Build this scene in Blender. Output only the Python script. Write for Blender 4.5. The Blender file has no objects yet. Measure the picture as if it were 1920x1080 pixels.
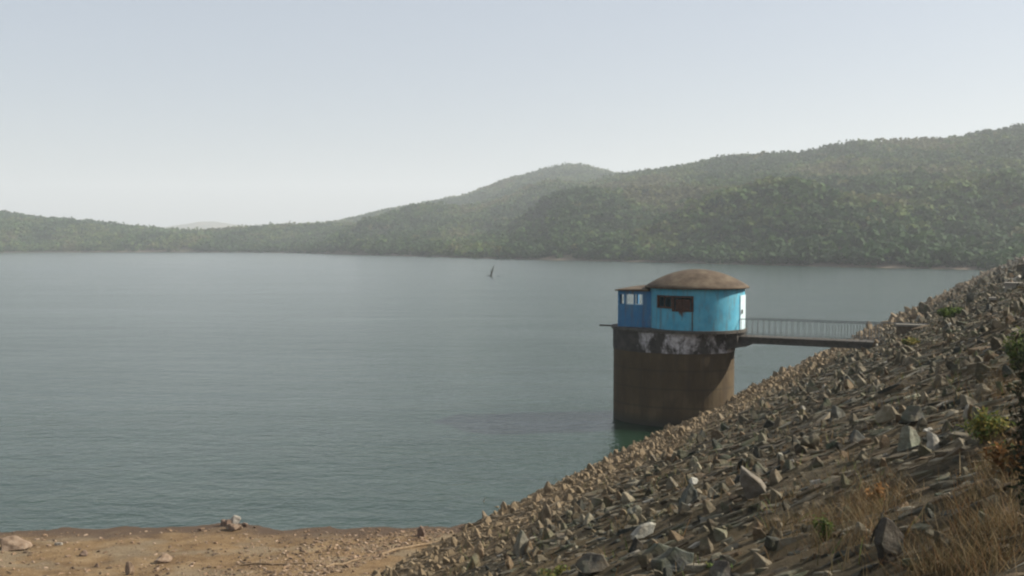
import bpy, bmesh, math, random
import numpy as np
from mathutils import Vector, Matrix, noise as mn
R = math.radians
random.seed(7); rng = np.random.default_rng(7)
S = bpy.context.scene
C = S.collection

# ------------------------------------------------------------ camera, sky, sun
F, HOR, HC = 1900.0, 455.0, 11.0
PITCH = math.atan((540 - HOR) / F)
cam_d = bpy.data.cameras.new('camera'); cam = bpy.data.objects.new('camera', cam_d); C.objects.link(cam)
cam_d.sensor_width = 36; cam_d.lens = F / 1920 * 36
cam_d.clip_start = 0.2; cam_d.clip_end = 30000
cam.location = (0, 0, HC); cam.rotation_euler = (R(90) - PITCH, 0, 0)
S.camera = cam
SUN_AZ, SUN_EL = R(83), R(35)
w = bpy.data.worlds.new('World'); S.world = w; w.use_nodes = True
nt = w.node_tree; bg = nt.nodes['Background']
sky = nt.nodes.new('ShaderNodeTexSky'); sky.sky_type = 'NISHITA'; sky.sun_disc = False
sky.sun_elevation = SUN_EL; sky.sun_rotation = SUN_AZ
sky.air_density = 1.0; sky.dust_density = 2.0; sky.ozone_density = 1.0; sky.altitude = 0
skm = nt.nodes.new('ShaderNodeMix'); skm.data_type = 'RGBA'; skm.inputs[0].default_value = .6     # thin even high haze over the clear sky
nt.links.new(sky.outputs[0], skm.inputs[6]); skm.inputs[7].default_value = (3.8, 4.0, 4.35, 1)
nt.links.new(skm.outputs[2], bg.inputs[0]); bg.inputs[1].default_value = 0.08
sl = bpy.data.lights.new('sun', 'SUN'); sl.energy = 5.0; sl.angle = R(0.6); sl.color = (1, 0.93, 0.82)
so = bpy.data.objects.new('sun', sl); C.objects.link(so); so.location = (60, 40, 120)
sd = Vector((math.sin(SUN_AZ) * math.cos(SUN_EL), math.cos(SUN_AZ) * math.cos(SUN_EL), math.sin(SUN_EL)))
so.rotation_euler = sd.to_track_quat('Z', 'Y').to_euler()
S.view_settings.view_transform = 'Standard'; S.view_settings.look = 'None'
S.view_settings.gamma = 1; S.view_settings.exposure = 0.84
S.render.engine = 'CYCLES'
S.cycles.use_denoising = True
S.cycles.max_bounces = 6; S.cycles.diffuse_bounces = 2; S.cycles.glossy_bounces = 3; S.cycles.volume_bounces = 1
S.cycles.filter_width = 2.2

# ------------------------------------------------------------ site geometry
PW = Vector((17.3, 74.6)); U = Vector((0.468, 0.8837)); N = Vector((0.8837, -0.468)); M = 0.46; CREST = 9.4
def sd_of(x, y):
    dx, dy = x - PW.x, y - PW.y
    return dx * U.x + dy * U.y, dx * N.x + dy * N.y
def xy_of(s, d): return PW.x + s * U.x + d * N.x, PW.y + s * U.y + d * N.y
def fbm(x, y, z=0.0, o=4):
    return mn.fractal(Vector((x, y, z)), 1.0, 2.0, o)
def dam_h(s, d):
    h = M * d
    return min(h, CREST) + 0.11 * fbm(s * .9, d * .3, 3, 3) + 0.06 * mn.noise(Vector((s * 2.6, d * .8, 7))) + .07 * abs(mn.noise(Vector((s * 4.5, d * 1.3, 17))))
def beach_h(x, y):
    edge = 38.6 + 0.9 * mn.noise(Vector((x * .13, 1.7, 0))) + 0.35 * mn.noise(Vector((x * .6, 4.2, 0)))
    edge += 0.9 * math.exp(-((x + 10.8) / 1.4) ** 2)
    t = edge - y
    h = 0.055 * t if t < 0 else 0.05 * t + 0.004 * t * t
    h = min(h, 3 + .02 * t)
    return h + (0.06 * fbm(x * .9, y * .9, 0, 4) + 0.02 * mn.noise(Vector((x * 3, y * 3, 2)))) * min(1, 0.3 + abs(t) * .5)
def ray(px, py):
    cx, cy = (px - 960) / F, (py - 540) / F
    f = Vector((0, math.cos(PITCH), -math.sin(PITCH))); u = Vector((0, math.sin(PITCH), math.cos(PITCH)))
    return f + Vector((cx, 0, 0)) - u * cy
def on_dam(px, py):
    r = ray(px, py)           # HC + t r.z = M*(d0 + t (r.x N.x + r.y N.y))
    d0 = -(PW.x * N.x + PW.y * N.y)
    t = (HC - M * d0) / (M * (r.x * N.x + r.y * N.y) - r.z)
    return Vector((r.x * t, r.y * t, HC + r.z * t)), t
def on_plane(px, py, z=0.0):
    r = ray(px, py); t = (z - HC) / r.z
    return Vector((r.x * t, r.y * t, z)), t

# ------------------------------------------------------------ helpers
def tag(o, label=None, cat=None, group=None, kind=None):
    if label: o['label'] = label
    if cat: o['category'] = cat
    if group: o['group'] = group
    if kind: o['kind'] = kind
    return o
def link(name, me, mat=None, parent=None):
    if mat is not None and not me.materials: me.materials.append(mat)
    o = bpy.data.objects.new(name, me); C.objects.link(o)
    if parent: o.parent = parent
    return o
def empty(name, loc, rz=0):
    o = bpy.data.objects.new(name, None); C.objects.link(o); o.location = loc; o.rotation_euler = (0, 0, rz)
    o.empty_display_size = .3
    return o
def np_mesh(name, V, Fc, col=None, smooth=False):
    """V (n,3); Fc (m,k) constant-size faces; col (n,3)"""
    me = bpy.data.meshes.new(name); V = np.asarray(V, np.float32); Fc = np.asarray(Fc, np.int32)
    m, k = Fc.shape
    me.vertices.add(len(V)); me.vertices.foreach_set('co', V.ravel())
    me.loops.add(m * k); me.loops.foreach_set('vertex_index', Fc.ravel())
    me.polygons.add(m); me.polygons.foreach_set('loop_start', np.arange(0, m * k, k, dtype=np.int32))
    me.polygons.foreach_set('use_smooth', np.full(m, smooth))
    me.update(calc_edges=True)
    if col is not None:
        a = me.color_attributes.new('tint', 'FLOAT_COLOR', 'POINT')
        a.data.foreach_set('color', np.hstack([col, np.ones((len(V), 1))]).astype(np.float32).ravel())
    return me
def grid_mesh(name, P, smooth=True):
    """P (a,b,3)"""
    a, b = P.shape[:2]; i = np.arange(a * b).reshape(a, b)
    Fc = np.stack([i[:-1, :-1], i[1:, :-1], i[1:, 1:], i[:-1, 1:]], -1).reshape(-1, 4)
    return np_mesh(name, P.reshape(-1, 3), Fc, smooth=smooth)
def bm_mesh(name, bm, smooth=False):
    bmesh.ops.recalc_face_normals(bm, faces=bm.faces)
    me = bpy.data.meshes.new(name); bm.to_mesh(me); bm.free()
    if smooth: me.polygons.foreach_set('use_smooth', [True] * len(me.polygons)); me.update()
    return me
def add_box(bm, x0, x1, y0, y1, z0, z1, bev=0):
    r = bmesh.ops.create_cube(bm, size=1)
    for v in r['verts']:
        v.co = Vector(((x0 + x1) / 2 + v.co.x * (x1 - x0), (y0 + y1) / 2 + v.co.y * (y1 - y0), (z0 + z1) / 2 + v.co.z * (z1 - z0)))
    if bev:
        bmesh.ops.bevel(bm, geom=list({e for v in r['verts'] for e in v.link_edges}), offset=bev, segments=2, affect='EDGES')
def add_tube(bm, pts, rad, seg=8):
    pts = [Vector(p) for p in pts]; rad = rad if hasattr(rad, '__len__') else [rad] * len(pts); rings = []
    for i, p in enumerate(pts):
        d = (pts[min(i + 1, len(pts) - 1)] - pts[max(i - 1, 0)]).normalized()
        q = d.to_track_quat('Z', 'Y')
        rings.append([bm.verts.new(p + q @ Vector((rad[i] * math.cos(2 * math.pi * k / seg), rad[i] * math.sin(2 * math.pi * k / seg), 0))) for k in range(seg)])
    for a, b in zip(rings, rings[1:]):
        for k in range(seg): bm.faces.new((a[k], a[(k + 1) % seg], b[(k + 1) % seg], b[k]))
    bm.faces.new(rings[0][::-1]); bm.faces.new(rings[-1])
def prism(bm, outline, z0, z1):
    a = [bm.verts.new((x, y, z0)) for x, y in outline]; b = [bm.verts.new((x, y, z1)) for x, y in outline]
    n = len(a)
    for k in range(n): bm.faces.new((a[k], a[(k + 1) % n], b[(k + 1) % n], b[k]))
    bm.faces.new(a[::-1]); bm.faces.new(b)

# ------------------------------------------------------------ materials
class MT:
    def __init__(s, name):
        s.m = bpy.data.materials.new(name); s.m.use_nodes = True; s.t = s.m.node_tree
        s.b = s.t.nodes['Principled BSDF']; s.geo = None
    def n(s, ty, **k):
        x = s.t.nodes.new(ty)
        for a, b in k.items(): setattr(x, a, b)
        return x
    def l(s, a, b): s.t.links.new(a, b)
    def pos(s):
        if not s.geo: s.geo = s.n('ShaderNodeNewGeometry')
        return s.geo.outputs['Position']
    def noise(s, scale, detail=4, rough=.55, vec=None, stretch=None, dist=0):
        x = s.n('ShaderNodeTexNoise'); x.inputs['Scale'].default_value = scale; x.inputs['Detail'].default_value = detail
        x.inputs['Roughness'].default_value = rough; x.inputs['Distortion'].default_value = dist
        v = vec or s.pos()
        if stretch:
            mp = s.n('ShaderNodeMapping'); mp.inputs['Scale'].default_value = stretch[:3]
            if len(stretch) > 3: mp.inputs['Rotation'].default_value = (0, 0, stretch[3])
            s.l(v, mp.inputs[0]); v = mp.outputs[0]
        s.l(v, x.inputs['Vector']); return x.outputs['Fac']
    def ramp(s, fac, stops, interp='LINEAR'):
        x = s.n('ShaderNodeValToRGB'); cr = x.color_ramp; cr.interpolation = interp
        while len(cr.elements) < len(stops): cr.elements.new(.5)
        for e, (p, c) in zip(cr.elements, stops):
            e.position = p; e.color = (*c, 1) if hasattr(c, '__len__') else (c, c, c, 1)
        s.l(fac, x.inputs[0]); return x.outputs[0]
    def mix(s, fac, a, b, mode='MIX'):
        x = s.n('ShaderNodeMix', data_type='RGBA', blend_type=mode)
        for v, i in ((fac, 0), (a, 6), (b, 7)):
            if hasattr(v, 'default_value') or hasattr(v, 'is_output'): s.l(v, x.inputs[i])
            else: x.inputs[i].default_value = v if i == 0 else (*v, 1)
        return x.outputs[2]
    def math(s, op, a, b=0.0, clamp=False):
        x = s.n('ShaderNodeMath', operation=op, use_clamp=clamp)
        for v, i in ((a, 0), (b, 1)):
            if hasattr(v, 'is_output'): s.l(v, x.inputs[i])
            else: x.inputs[i].default_value = v
        return x.outputs[0]
    def sep(s, v):
        x = s.n('ShaderNodeSeparateXYZ'); s.l(v, x.inputs[0]); return x.outputs
    def bump(s, h, strength, dist=.02):
        x = s.n('ShaderNodeBump'); x.inputs['Strength'].default_value = strength; x.inputs['Distance'].default_value = dist
        s.l(h, x.inputs['Height']); s.l(x.outputs[0], s.b.inputs['Normal']); return x
    def done(s, col, rough=.8, spec=.3):
        if hasattr(col, 'is_output'): s.l(col, s.b.inputs['Base Color'])
        else: s.b.inputs['Base Color'].default_value = (*col, 1)
        s.b.inputs['Roughness'].default_value = rough; s.b.inputs['Specular IOR Level'].default_value = spec
        return s.m
def height_mask(m, z0, z1, ns=1.2, amp=.8):
    """1 below z0, 0 above z1, wavering with noise"""
    z = m.sep(m.pos())[2]
    z = m.math('ADD', z, m.math('MULTIPLY', m.math('SUBTRACT', m.noise(ns, 3), .5), amp * 2))
    mr = m.n('ShaderNodeMapRange'); m.l(z, mr.inputs[0])
    for i, v in ((1, z0), (2, z1), (3, 1), (4, 0)): mr.inputs[i].default_value = v
    return mr.outputs[0]
SILT_A, SILT_B = (0.135, 0.098, 0.056), (0.225, 0.168, 0.100)
def stone_mat(name, per_object):
    m = MT(name)
    if per_object: base = m.n('ShaderNodeObjectInfo').outputs['Color']
    else:
        a = m.n('ShaderNodeAttribute', attribute_name='tint'); base = a.outputs['Color']
    c = m.mix(1.0, base, m.ramp(m.noise(5, 6, .65), [(.3, .55), (.5, 1.0), (.72, 1.5)]), 'MULTIPLY')
    c = m.mix(m.ramp(m.noise(11, 3), [(.60, 0.), (.70, .3)]), c, (.24, .23, .18))        # pale lichen
    c = m.mix(m.ramp(m.noise(2.3, 4), [(.52, 0.), (.66, .6)]), c, (.07, .085, .045))      # moss / algae
    c = m.mix(m.ramp(m.noise(.9, 5, .7), [(.46, 0.), (.64, .6)]), c, (.115, .080, .045))    # dried mud
    silt = m.mix(m.noise(3.5, 4), SILT_A, SILT_B)
    c = m.mix(m.math('MULTIPLY', height_mask(m, 3.2, 4.7, .5, 1.0), .8), c, silt)
    m.bump(m.noise(14, 6, .7), .9, .03)
    return m.done(c, .85, .25)
M_STONE = stone_mat('rubble_stone', True); M_STONE_S = stone_mat('rubble_stone_mass', False)
def m_bank():
    m = MT('bank_earth')
    c = m.ramp(m.noise(3.0, 7, .75, stretch=(1, .45, 1, -1.09)), [(.36, (.020, .018, .011)), (.5, (.068, .056, .035)), (.68, (.15, .122, .082))])
    dry = m.ramp(m.noise(.22, 4, .6), [(.45, 0.), (.62, .8)])
    c = m.mix(dry, c, (.13, .098, .055))
    silt = m.ramp(m.noise(6, 5, .7), [(.3, (.08, .055, .035)), (.55, SILT_A), (.75, SILT_B)])
    c = m.mix(height_mask(m, 3.2, 4.9, .4, .9), c, silt)
    m.bump(m.noise(9, 8, .75), 1.0, .08)
    return m.done(c, .95, .1)
def m_beach():
    m = MT('beach_earth')
    c = m.ramp(m.noise(1.1, 6, .65), [(.3, (.105, .066, .034)), (.5, (.19, .128, .066)), (.68, (.255, .185, .105))])
    c = m.mix(m.ramp(m.noise(.5, 4), [(.5, 0.), (.62, .6)]), c, (.19, .16, .11))
    c = m.mix(m.ramp(m.noise(16, 5, .8), [(.36, .85), (.5, 0.)]), c, (.075, .045, .028))
    c = m.mix(m.ramp(m.noise(23, 2), [(.68, 0.), (.76, .5)]), c, (.32, .25, .17))
    wet = height_mask(m, .03, .14, 1.5, .03)
    c = m.mix(wet, c, (.085, .06, .042))
    m.bump(m.noise(14, 7, .75), 1.0, .05)
    return m.done(c, .95, .1)
def m_hill():
    m = MT('hill_ground')
    c = m.ramp(m.noise(.02, 5, .6), [(.35, (.055, .062, .03)), (.5, (.09, .085, .045)), (.65, (.14, .11, .065))])
    c = m.mix(height_mask(m, .7, 1.8, .05, .6), c, (.105, .085, .065))
    return m.done(c, .95, .1)
def m_water():
    m = MT('lake_water')
    p = m.pos()
    # wind patches: how rough the surface is
    patch = m.noise(.03, 4, .6, stretch=(.5, 2.0, 1, .25), dist=.6)
    n1 = m.noise(1.0, 3, .55, stretch=(.8, 1.35, 1, .12), dist=.5)
    n2 = m.noise(3.2, 3, .6, stretch=(.8, 1.2, 1, -.2))
    n3 = m.noise(.16, 2, .5, stretch=(.5, 1.7, 1, .2))
    h = m.math('ADD', m.math('MULTIPLY', n1, .12), m.math('MULTIPLY', n2, .05))
    h = m.math('ADD', m.math('MULTIPLY', h, m.ramp(patch, [(.3, .6), (.7, 1.15)])), m.math('MULTIPLY', n3, .15))
    m.bump(h, 1.0, 1.0)
    z = m.ramp(m.noise(.35, 3, stretch=(.5, 1, 1)), [(.3, (.010, .027, .016)), (.7, (.015, .035, .021))])
    m.b.inputs['IOR'].default_value = 1.4
    return m.done(z, .16, .5)
def m_simple(name, stops, scale, rough=.8, spec=.3, bs=0, bd=.01, **k):
    m = MT(name); c = m.ramp(m.noise(scale, 5, .65, **k), stops)
    if bs: m.bump(m.noise(scale * 4, 5, .7), bs, bd)
    return m.done(c, rough, spec)
def m_leaf(name, gain=1.0):
    m = MT(name); a = m.n('ShaderNodeAttribute', attribute_name='tint')
    m.b.inputs['Base Color'].default_value = (.1, .1, .1, 1)
    tr = m.n('ShaderNodeBsdfTranslucent'); mx = m.n('ShaderNodeMixShader'); mx.inputs[0].default_value = .25
    m.l(a.outputs['Color'], tr.inputs[0]); m.l(a.outputs['Color'], m.b.inputs['Base Color'])
    m.b.inputs['Roughness'].default_value = .8; m.b.inputs['Specular IOR Level'].default_value = .15
    out = m.t.nodes['Material Output']; m.l(m.b.outputs[0], mx.inputs[1]); m.l(tr.outputs[0], mx.inputs[2]); m.l(mx.outputs[0], out.inputs[0])
    return m.m
M_LEAF = m_leaf('leaf')
M_BARK = m_simple('bark', [(.3, (.05, .04, .03)), (.7, (.13, .11, .09))], 8, .9, .1)

# ------------------------------------------------------------ water
me = np_mesh('water', [(-3500, -300, 0), (3500, -300, 0), (3500, 4500, 0), (-3500, 4500, 0)], [(0, 1, 2, 3)])
tag(link('water', me, m_water()), 'calm grey-green reservoir water with small ripples', kind='structure')

# ------------------------------------------------------------ beach
xs = np.arange(-75, 14, .22); ys = np.arange(2, 50, .22)
P = np.zeros((len(xs), len(ys), 3))
for i, x in enumerate(xs):
    for j, y in enumerate(ys):
        P[i, j] = (x, y, beach_h(x, y))
tag(link('beach', grid_mesh('beach', P), m_beach()), 'strip of bare ochre earth at the water edge', kind='structure')

# ------------------------------------------------------------ dam embankment
ss = [-82.]
while ss[-1] < 470: ss.append(ss[-1] + max(.11, min(4, .11 + .012 * max(0, ss[-1] + 46))))
dd = list(np.arange(-9, 20.5, .17)) + [20.6, 21.5, 24, 27, 27.6, 32, 48]
P = np.zeros((len(ss), len(dd), 3))
for i, s in enumerate(ss):
    for j, d in enumerate(dd):
        h = dam_h(s, d)
        if d > 27.3: h = CREST - (d - 27.3) * .5
        x, y = xy_of(s, d); P[i, j] = (x, y, h)
tag(link('embankment', grid_mesh('embankment', P), m_bank()), 'long sloping upstream face of the stone pitched dam', kind='structure')

# ------------------------------------------------------------ hills
def lut(pts): a = np.array(pts, float); return lambda p: np.interp(p, a[:, 0], a[:, 1])
shore_y = lut([(-1500, 478), (0, 473.5), (300, 472.5), (560, 474.5), (800, 481), (960, 486), (1200, 491), (1400, 496), (1600, 501), (1800, 505), (1900, 507), (2300, 512), (5000, 512)])
def shore_D(p): return HC * F / (shore_y(p) - HOR)
TH = 5.0
ranges = [  # (ridge distance, skyline)
    (lut([(-2000, 1500), (0, 1480), (600, 1420), (800, 1400)]), lut([(-2000, 330), (-500, 360), (-150, 380), (0, 397), (60, 408), (130, 413), (200, 420), (300, 430), (360, 434), (430, 430), (560, 421), (640, 419), (720, 430), (820, 446), (1000, 462), (5000, 470)])),
    (lut([(0, 1900), (2000, 1800)]), lut([(-2000, 470), (560, 452), (600, 425), (630, 418), (700, 400), (760, 388), (870, 368), (950, 338), (1040, 313), (1070, 309), (1100, 312), (1160, 328), (1300, 355), (1500, 400), (1800, 440), (2500, 450)])),
    (lut([(700, 1250), (1160, 1300), (1500, 1120), (1920, 980), (2500, 900)]), lut([(-2000, 475), (600, 470), (760, 446), (880, 425), (1000, 385), (1080, 352), (1150, 331), (1185, 326), (1215, 321), (1250, 318), (1300, 307), (1370, 293), (1460, 289), (1510, 288), (1560, 275), (1600, 267), (1700, 264), (1790, 259), (1840, 249), (1900, 239), (1960, 236), (2100, 215), (2500, 230), (5000, 260)])),
    (lut([(0, 900), (5000, 700)]), lut([(-2000, 475), (1150, 470), (1300, 452), (1400, 425), (1500, 400), (1560, 395), (1620, 402), (1720, 425), (1800, 410), (1920, 380), (2100, 360), (5000, 400)])),
]
pxs = np.concatenate([np.arange(-1900, -100, 60), np.arange(-100, 2050, 6), np.arange(2050, 4200, 60)]).astype(float)
Ds_n = np.concatenate([np.arange(330, 1500, 9), np.arange(1500, 2100, 20), np.arange(2100, 3300, 120)]).astype(float)
def hill_h(px, D):
    x = (px - 960) / F * D
    ds = float(shore_D(px)); best = -4.0
    if D < ds: return -.12 * (ds - D) * .3 - .0
    sh = (D - ds)
    n_ = mn.fractal(Vector((x * .0042, D * .0042, 5)), 1, 2, 5)
    rid = 1 - abs(mn.noise(Vector((x * .006, D * .0018, 9)))) * 2
    for k, (dr, sk) in enumerate(ranges):
        d_r = float(dr(px)); Hr = HC + (HOR - float(sk(px))) / F * d_r - TH
        t = (D - ds) / (d_r - ds)
        if t <= 1:
            tt = max(t, 0)
            prof = tt ** (1.15 if k != 3 else 1.4)
            h = Hr * prof + (n_ * 24 + rid * 20 - 10) * min(1, tt * 4) * (1 - tt) * 1.3 * max(0, min(1, Hr / 40))
            cap = HC + (HOR - float(sk(px))) / F * D * .985 - TH
            if cap > 2: h = min(h, max(cap, Hr * prof * .7))
        else:
            q = (D - d_r)
            h = Hr * max(0, 1 - (q / 900) ** 2 * .9) - q * .02
        best = max(best, h)
    best = max(best, min(sh * .04, 2.0) + .8 * n_ if best < 3 else best)
    return best + min(sh * .02, .4) * n_
P = np.zeros((len(pxs), len(Ds_n), 3))
for i, p in enumerate(pxs):
    for j, D in enumerate(Ds_n):
        P[i, j] = ((p - 960) / F * D, D, hill_h(p, D))
HH = P[:, :, 2].copy()
tag(link('hills', grid_mesh('hills', P), m_hill()), 'hazy wooded hills rising beyond the far shore', kind='structure')
# very far hill
P = np.zeros((90, 14, 3)); sk4 = lut([(60, 470), (280, 430), (340, 419), (380, 413), (400, 413), (440, 419), (520, 426), (640, 440), (700, 470)])
for i in range(90):
    p = 60 + 640 * i / 89
    for j in range(14):
        D = 3900 + 100 * j; t = 1 - abs(j - 6.5) / 6.5
        H = HC + (HOR - float(sk4(p))) / F * 4500
        P[i, j] = ((p - 960) / F * D, D, max(-4, H * t ** .6 + 3 * mn.noise(Vector((p * .03, j * .5, 0)))))
tag(link('distant_hill', grid_mesh('distant_hill', P), m_hill()), 'faint pale hill far away behind the left shore', kind='structure')
# ground sheet to the horizon
me = np_mesh('ground', [(-9000, -3000, -4.5), (9000, -3000, -4.5), (9000, 9000, -4.5), (-9000, 9000, -4.5)], [(0, 1, 2, 3)])
tag(link('ground', me, m_hill()), 'low ground beyond the hills', kind='structure')

# ------------------------------------------------------------ forest
def crown_proto(seed, nq=70):
    r = np.random.default_rng(seed); V = []; Sh = []
    lobes = [(r.normal(0, .27, 3) * (1, 1, .6) + (0, 0, .62), r.uniform(.26, .42)) for _ in range(5)]
    for k in range(nq):
        c, rad = lobes[r.integers(5)]
        d = r.normal(size=3); d /= np.linalg.norm(d); c = c + d * rad * r.uniform(.6, 1.05) * (1, 1, .8)
        nrm = d * .9 + r.normal(size=3) * .5; nrm /= np.linalg.norm(nrm)
        a = np.cross(nrm, r.normal(size=3)); a /= np.linalg.norm(a); b = np.cross(nrm, a)
        s1, s2 = r.uniform(.10, .19, 2)
        V += [c - a * s1, c - b * s2 * .9, c + a * s1, c + b * s2]
        Sh += [r.uniform(.85, 1.15)] * 4
    return np.array(V), np.array(Sh)[:, None]
protos = [crown_proto(k, 74) for k in range(10)]; protos_lo = [crown_proto(50 + k, 46) for k in range(8)]
def hill_at(px, D):
    fi = np.interp(px, pxs, np.arange(len(pxs))); fj = np.interp(D, Ds_n, np.arange(len(Ds_n)))
    i0 = np.minimum(fi.astype(int), len(pxs) - 2); j0 = np.minimum(fj.astype(int), len(Ds_n) - 2); a = fi - i0; b = fj - j0
    return HH[i0, j0] * (1 - a) * (1 - b) + HH[i0 + 1, j0] * a * (1 - b) + HH[i0, j0 + 1] * (1 - a) * b + HH[i0 + 1, j0 + 1] * a * b
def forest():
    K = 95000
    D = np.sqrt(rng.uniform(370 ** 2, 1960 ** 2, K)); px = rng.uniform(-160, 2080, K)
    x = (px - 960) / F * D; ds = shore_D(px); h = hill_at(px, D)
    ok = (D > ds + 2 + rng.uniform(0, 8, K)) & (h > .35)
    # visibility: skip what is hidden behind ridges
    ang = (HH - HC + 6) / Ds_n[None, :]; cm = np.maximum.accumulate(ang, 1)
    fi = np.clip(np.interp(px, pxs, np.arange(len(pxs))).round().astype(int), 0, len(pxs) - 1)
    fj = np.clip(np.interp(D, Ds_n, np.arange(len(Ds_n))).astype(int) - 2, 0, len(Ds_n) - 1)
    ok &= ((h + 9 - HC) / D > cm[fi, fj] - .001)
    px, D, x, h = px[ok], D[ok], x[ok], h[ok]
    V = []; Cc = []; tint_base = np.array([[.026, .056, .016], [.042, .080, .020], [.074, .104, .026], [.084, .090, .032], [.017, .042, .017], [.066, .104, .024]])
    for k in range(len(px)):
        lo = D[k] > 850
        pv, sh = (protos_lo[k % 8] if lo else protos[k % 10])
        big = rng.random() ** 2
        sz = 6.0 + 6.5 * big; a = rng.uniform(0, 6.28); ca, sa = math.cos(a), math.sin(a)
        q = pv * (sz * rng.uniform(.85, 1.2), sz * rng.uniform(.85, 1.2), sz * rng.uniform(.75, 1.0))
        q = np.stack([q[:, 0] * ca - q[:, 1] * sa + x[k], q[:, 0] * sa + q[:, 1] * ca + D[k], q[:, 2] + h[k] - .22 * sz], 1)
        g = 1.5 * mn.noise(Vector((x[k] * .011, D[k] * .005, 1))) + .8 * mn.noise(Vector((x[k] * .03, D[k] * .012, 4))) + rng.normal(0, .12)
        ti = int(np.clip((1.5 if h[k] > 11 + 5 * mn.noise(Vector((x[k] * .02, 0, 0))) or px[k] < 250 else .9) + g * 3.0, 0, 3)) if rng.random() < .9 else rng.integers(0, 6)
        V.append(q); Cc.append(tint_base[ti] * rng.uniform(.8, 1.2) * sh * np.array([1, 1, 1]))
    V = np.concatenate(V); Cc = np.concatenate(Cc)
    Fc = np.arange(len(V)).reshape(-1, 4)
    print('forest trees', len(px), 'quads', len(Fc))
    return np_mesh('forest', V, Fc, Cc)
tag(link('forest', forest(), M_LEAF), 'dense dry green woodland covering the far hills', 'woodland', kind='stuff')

def make_tree(px, D, h, wd, label, seed):
    z0 = float(hill_at(np.array([px]), np.array([D]))[0]); x = (px - 960) / F * D
    t = empty('tree', (x, D, z0 - .3)); tag(t, label, 'tree')
    bm = bmesh.new(); add_tube(bm, [(0, 0, 0), (.2, 0, h * .35), (.1, .1, h * .7)], [.3, .2, .08], 6)
    for k in range(4):
        a = k * 1.7 + seed
        add_tube(bm, [(.15, 0, h * .4), (math.cos(a) * wd * .3, math.sin(a) * wd * .3, h * (.6 + .05 * k))], [.12, .04], 5)
    link('trunk', bm_mesh('trunk', bm), M_BARK, t)
    v, sh = crown_proto(900 + seed, 190); r = np.random.default_rng(seed)
    v = v.reshape(-1, 4, 3); c = v.mean(1, keepdims=True); v = (c + (v - c) * .65).reshape(-1, 3)
    v = v * (wd, wd, h * .8) + (0, 0, h * .15)
    cc = np.array([.05, .066, .026]) * sh
    link('crown', np_mesh('crown', v, np.arange(len(v)).reshape(-1, 4), cc), M_LEAF, t)
for a in [(1513, 1110, 10, 5, 'small lone tree poking up on the ridge left of the long flat crest', 1),
          (1214, 1270, 10, 11, 'round crowned tree in the dip right of the peaked hill', 2),
          (418, 1400, 11, 11, 'taller dark tree standing above the low left shore line', 3),
          (765, 1880, 9, 9, 'lone bump of a tree on the long left ridge of the peaked hill', 4),
          (1596, 1080, 10, 12, 'rounded tree at the step where the right ridge rises', 5),
          (1845, 1000, 9, 13, 'broad rounded tree on the skyline near the right ridge top', 6)]:
    make_tree(*a)

# ------------------------------------------------------------ dead tree in the water
p, t_ = on_plane(921, 518)
dt = empty('dead_tree', (p.x, p.y, -1)); tag(dt, 'dark bare snag of a drowned tree standing alone in the open water', 'dead tree')
M_SNAG = m_simple('snag_wood', [(.3, (.03, .028, .025)), (.7, (.08, .075, .065))], 5, .9, .1)
bm = bmesh.new(); add_tube(bm, [(-.2, 0, 0), (0, 0, 1.6), (.35, 0, 2.7), (.6, 0, 3.6), (.9, 0, 4.6)], [.34, .32, .26, .17, .05], 8)
link('trunk', bm_mesh('trunk', bm), M_SNAG, dt)
bm = bmesh.new(); add_tube(bm, [(.1, 0, 2.0), (-.15, 0, 2.6), (-.1, .1, 3.4)], [.16, .12, .04], 6); link('branch', bm_mesh('branch', bm), M_SNAG, dt)
bm = bmesh.new(); add_tube(bm, [(-.1, 0, 1.0), (-.9, 0, 1.25), (-1.7, .1, 1.15)], [.2, .14, .05], 6); link('branch', bm_mesh('branch', bm), M_SNAG, dt)
bm = bmesh.new(); add_tube(bm, [(1.4, 0, .8), (2.3, .1, 1.12), (3.1, 0, 1.05)], [.1, .1, .04], 6); link('branch', bm_mesh('branch', bm), M_SNAG, dt)

# ------------------------------------------------------------ intake tower
TX, TY = 10.05, 63.0; RZ = math.atan2(N.y, N.x)
tw = empty('intake_tower', (TX, TY, 0), RZ)
tag(tw, 'round concrete intake tower in the water carrying a blue cabin with a domed roof', 'tower')
def ell(a, b, n=72, cx=0, cy=0): return [(cx + a * math.cos(2 * math.pi * k / n), cy + b * math.sin(2 * math.pi * k / n)) for k in range(n)]
def m_shaft():
    m = MT('shaft_concrete')
    c = m.ramp(m.noise(.8, 5, .6, stretch=(1, 1, .5)), [(.3, (.058, .041, .024)), (.55, (.085, .062, .035)), (.75, (.13, .100, .056))])
    c = m.mix(m.ramp(m.noise(2.2, 4, .6, stretch=(1, 1, .12)), [(.5, 0.), (.68, .4)]), c, (.05, .04, .03))
    wv = m.n('ShaderNodeTexWave', bands_direction='Z'); wv.inputs['Scale'].default_value = .28; wv.inputs['Distortion'].default_value = .6; wv.inputs['Detail'].default_value = 3; m.l(m.pos(), wv.inputs[0])
    c = m.mix(m.ramp(wv.outputs['Fac'], [(.0, .4), (.06, 0.)]), c, (.045, .036, .024))
    c = m.mix(height_mask(m, .1, .75, 1.2, .1), c, (.045, .042, .03))
    m.bump(m.noise(12, 5, .7), .4, .02); return m.done(c, .9, .2)
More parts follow.
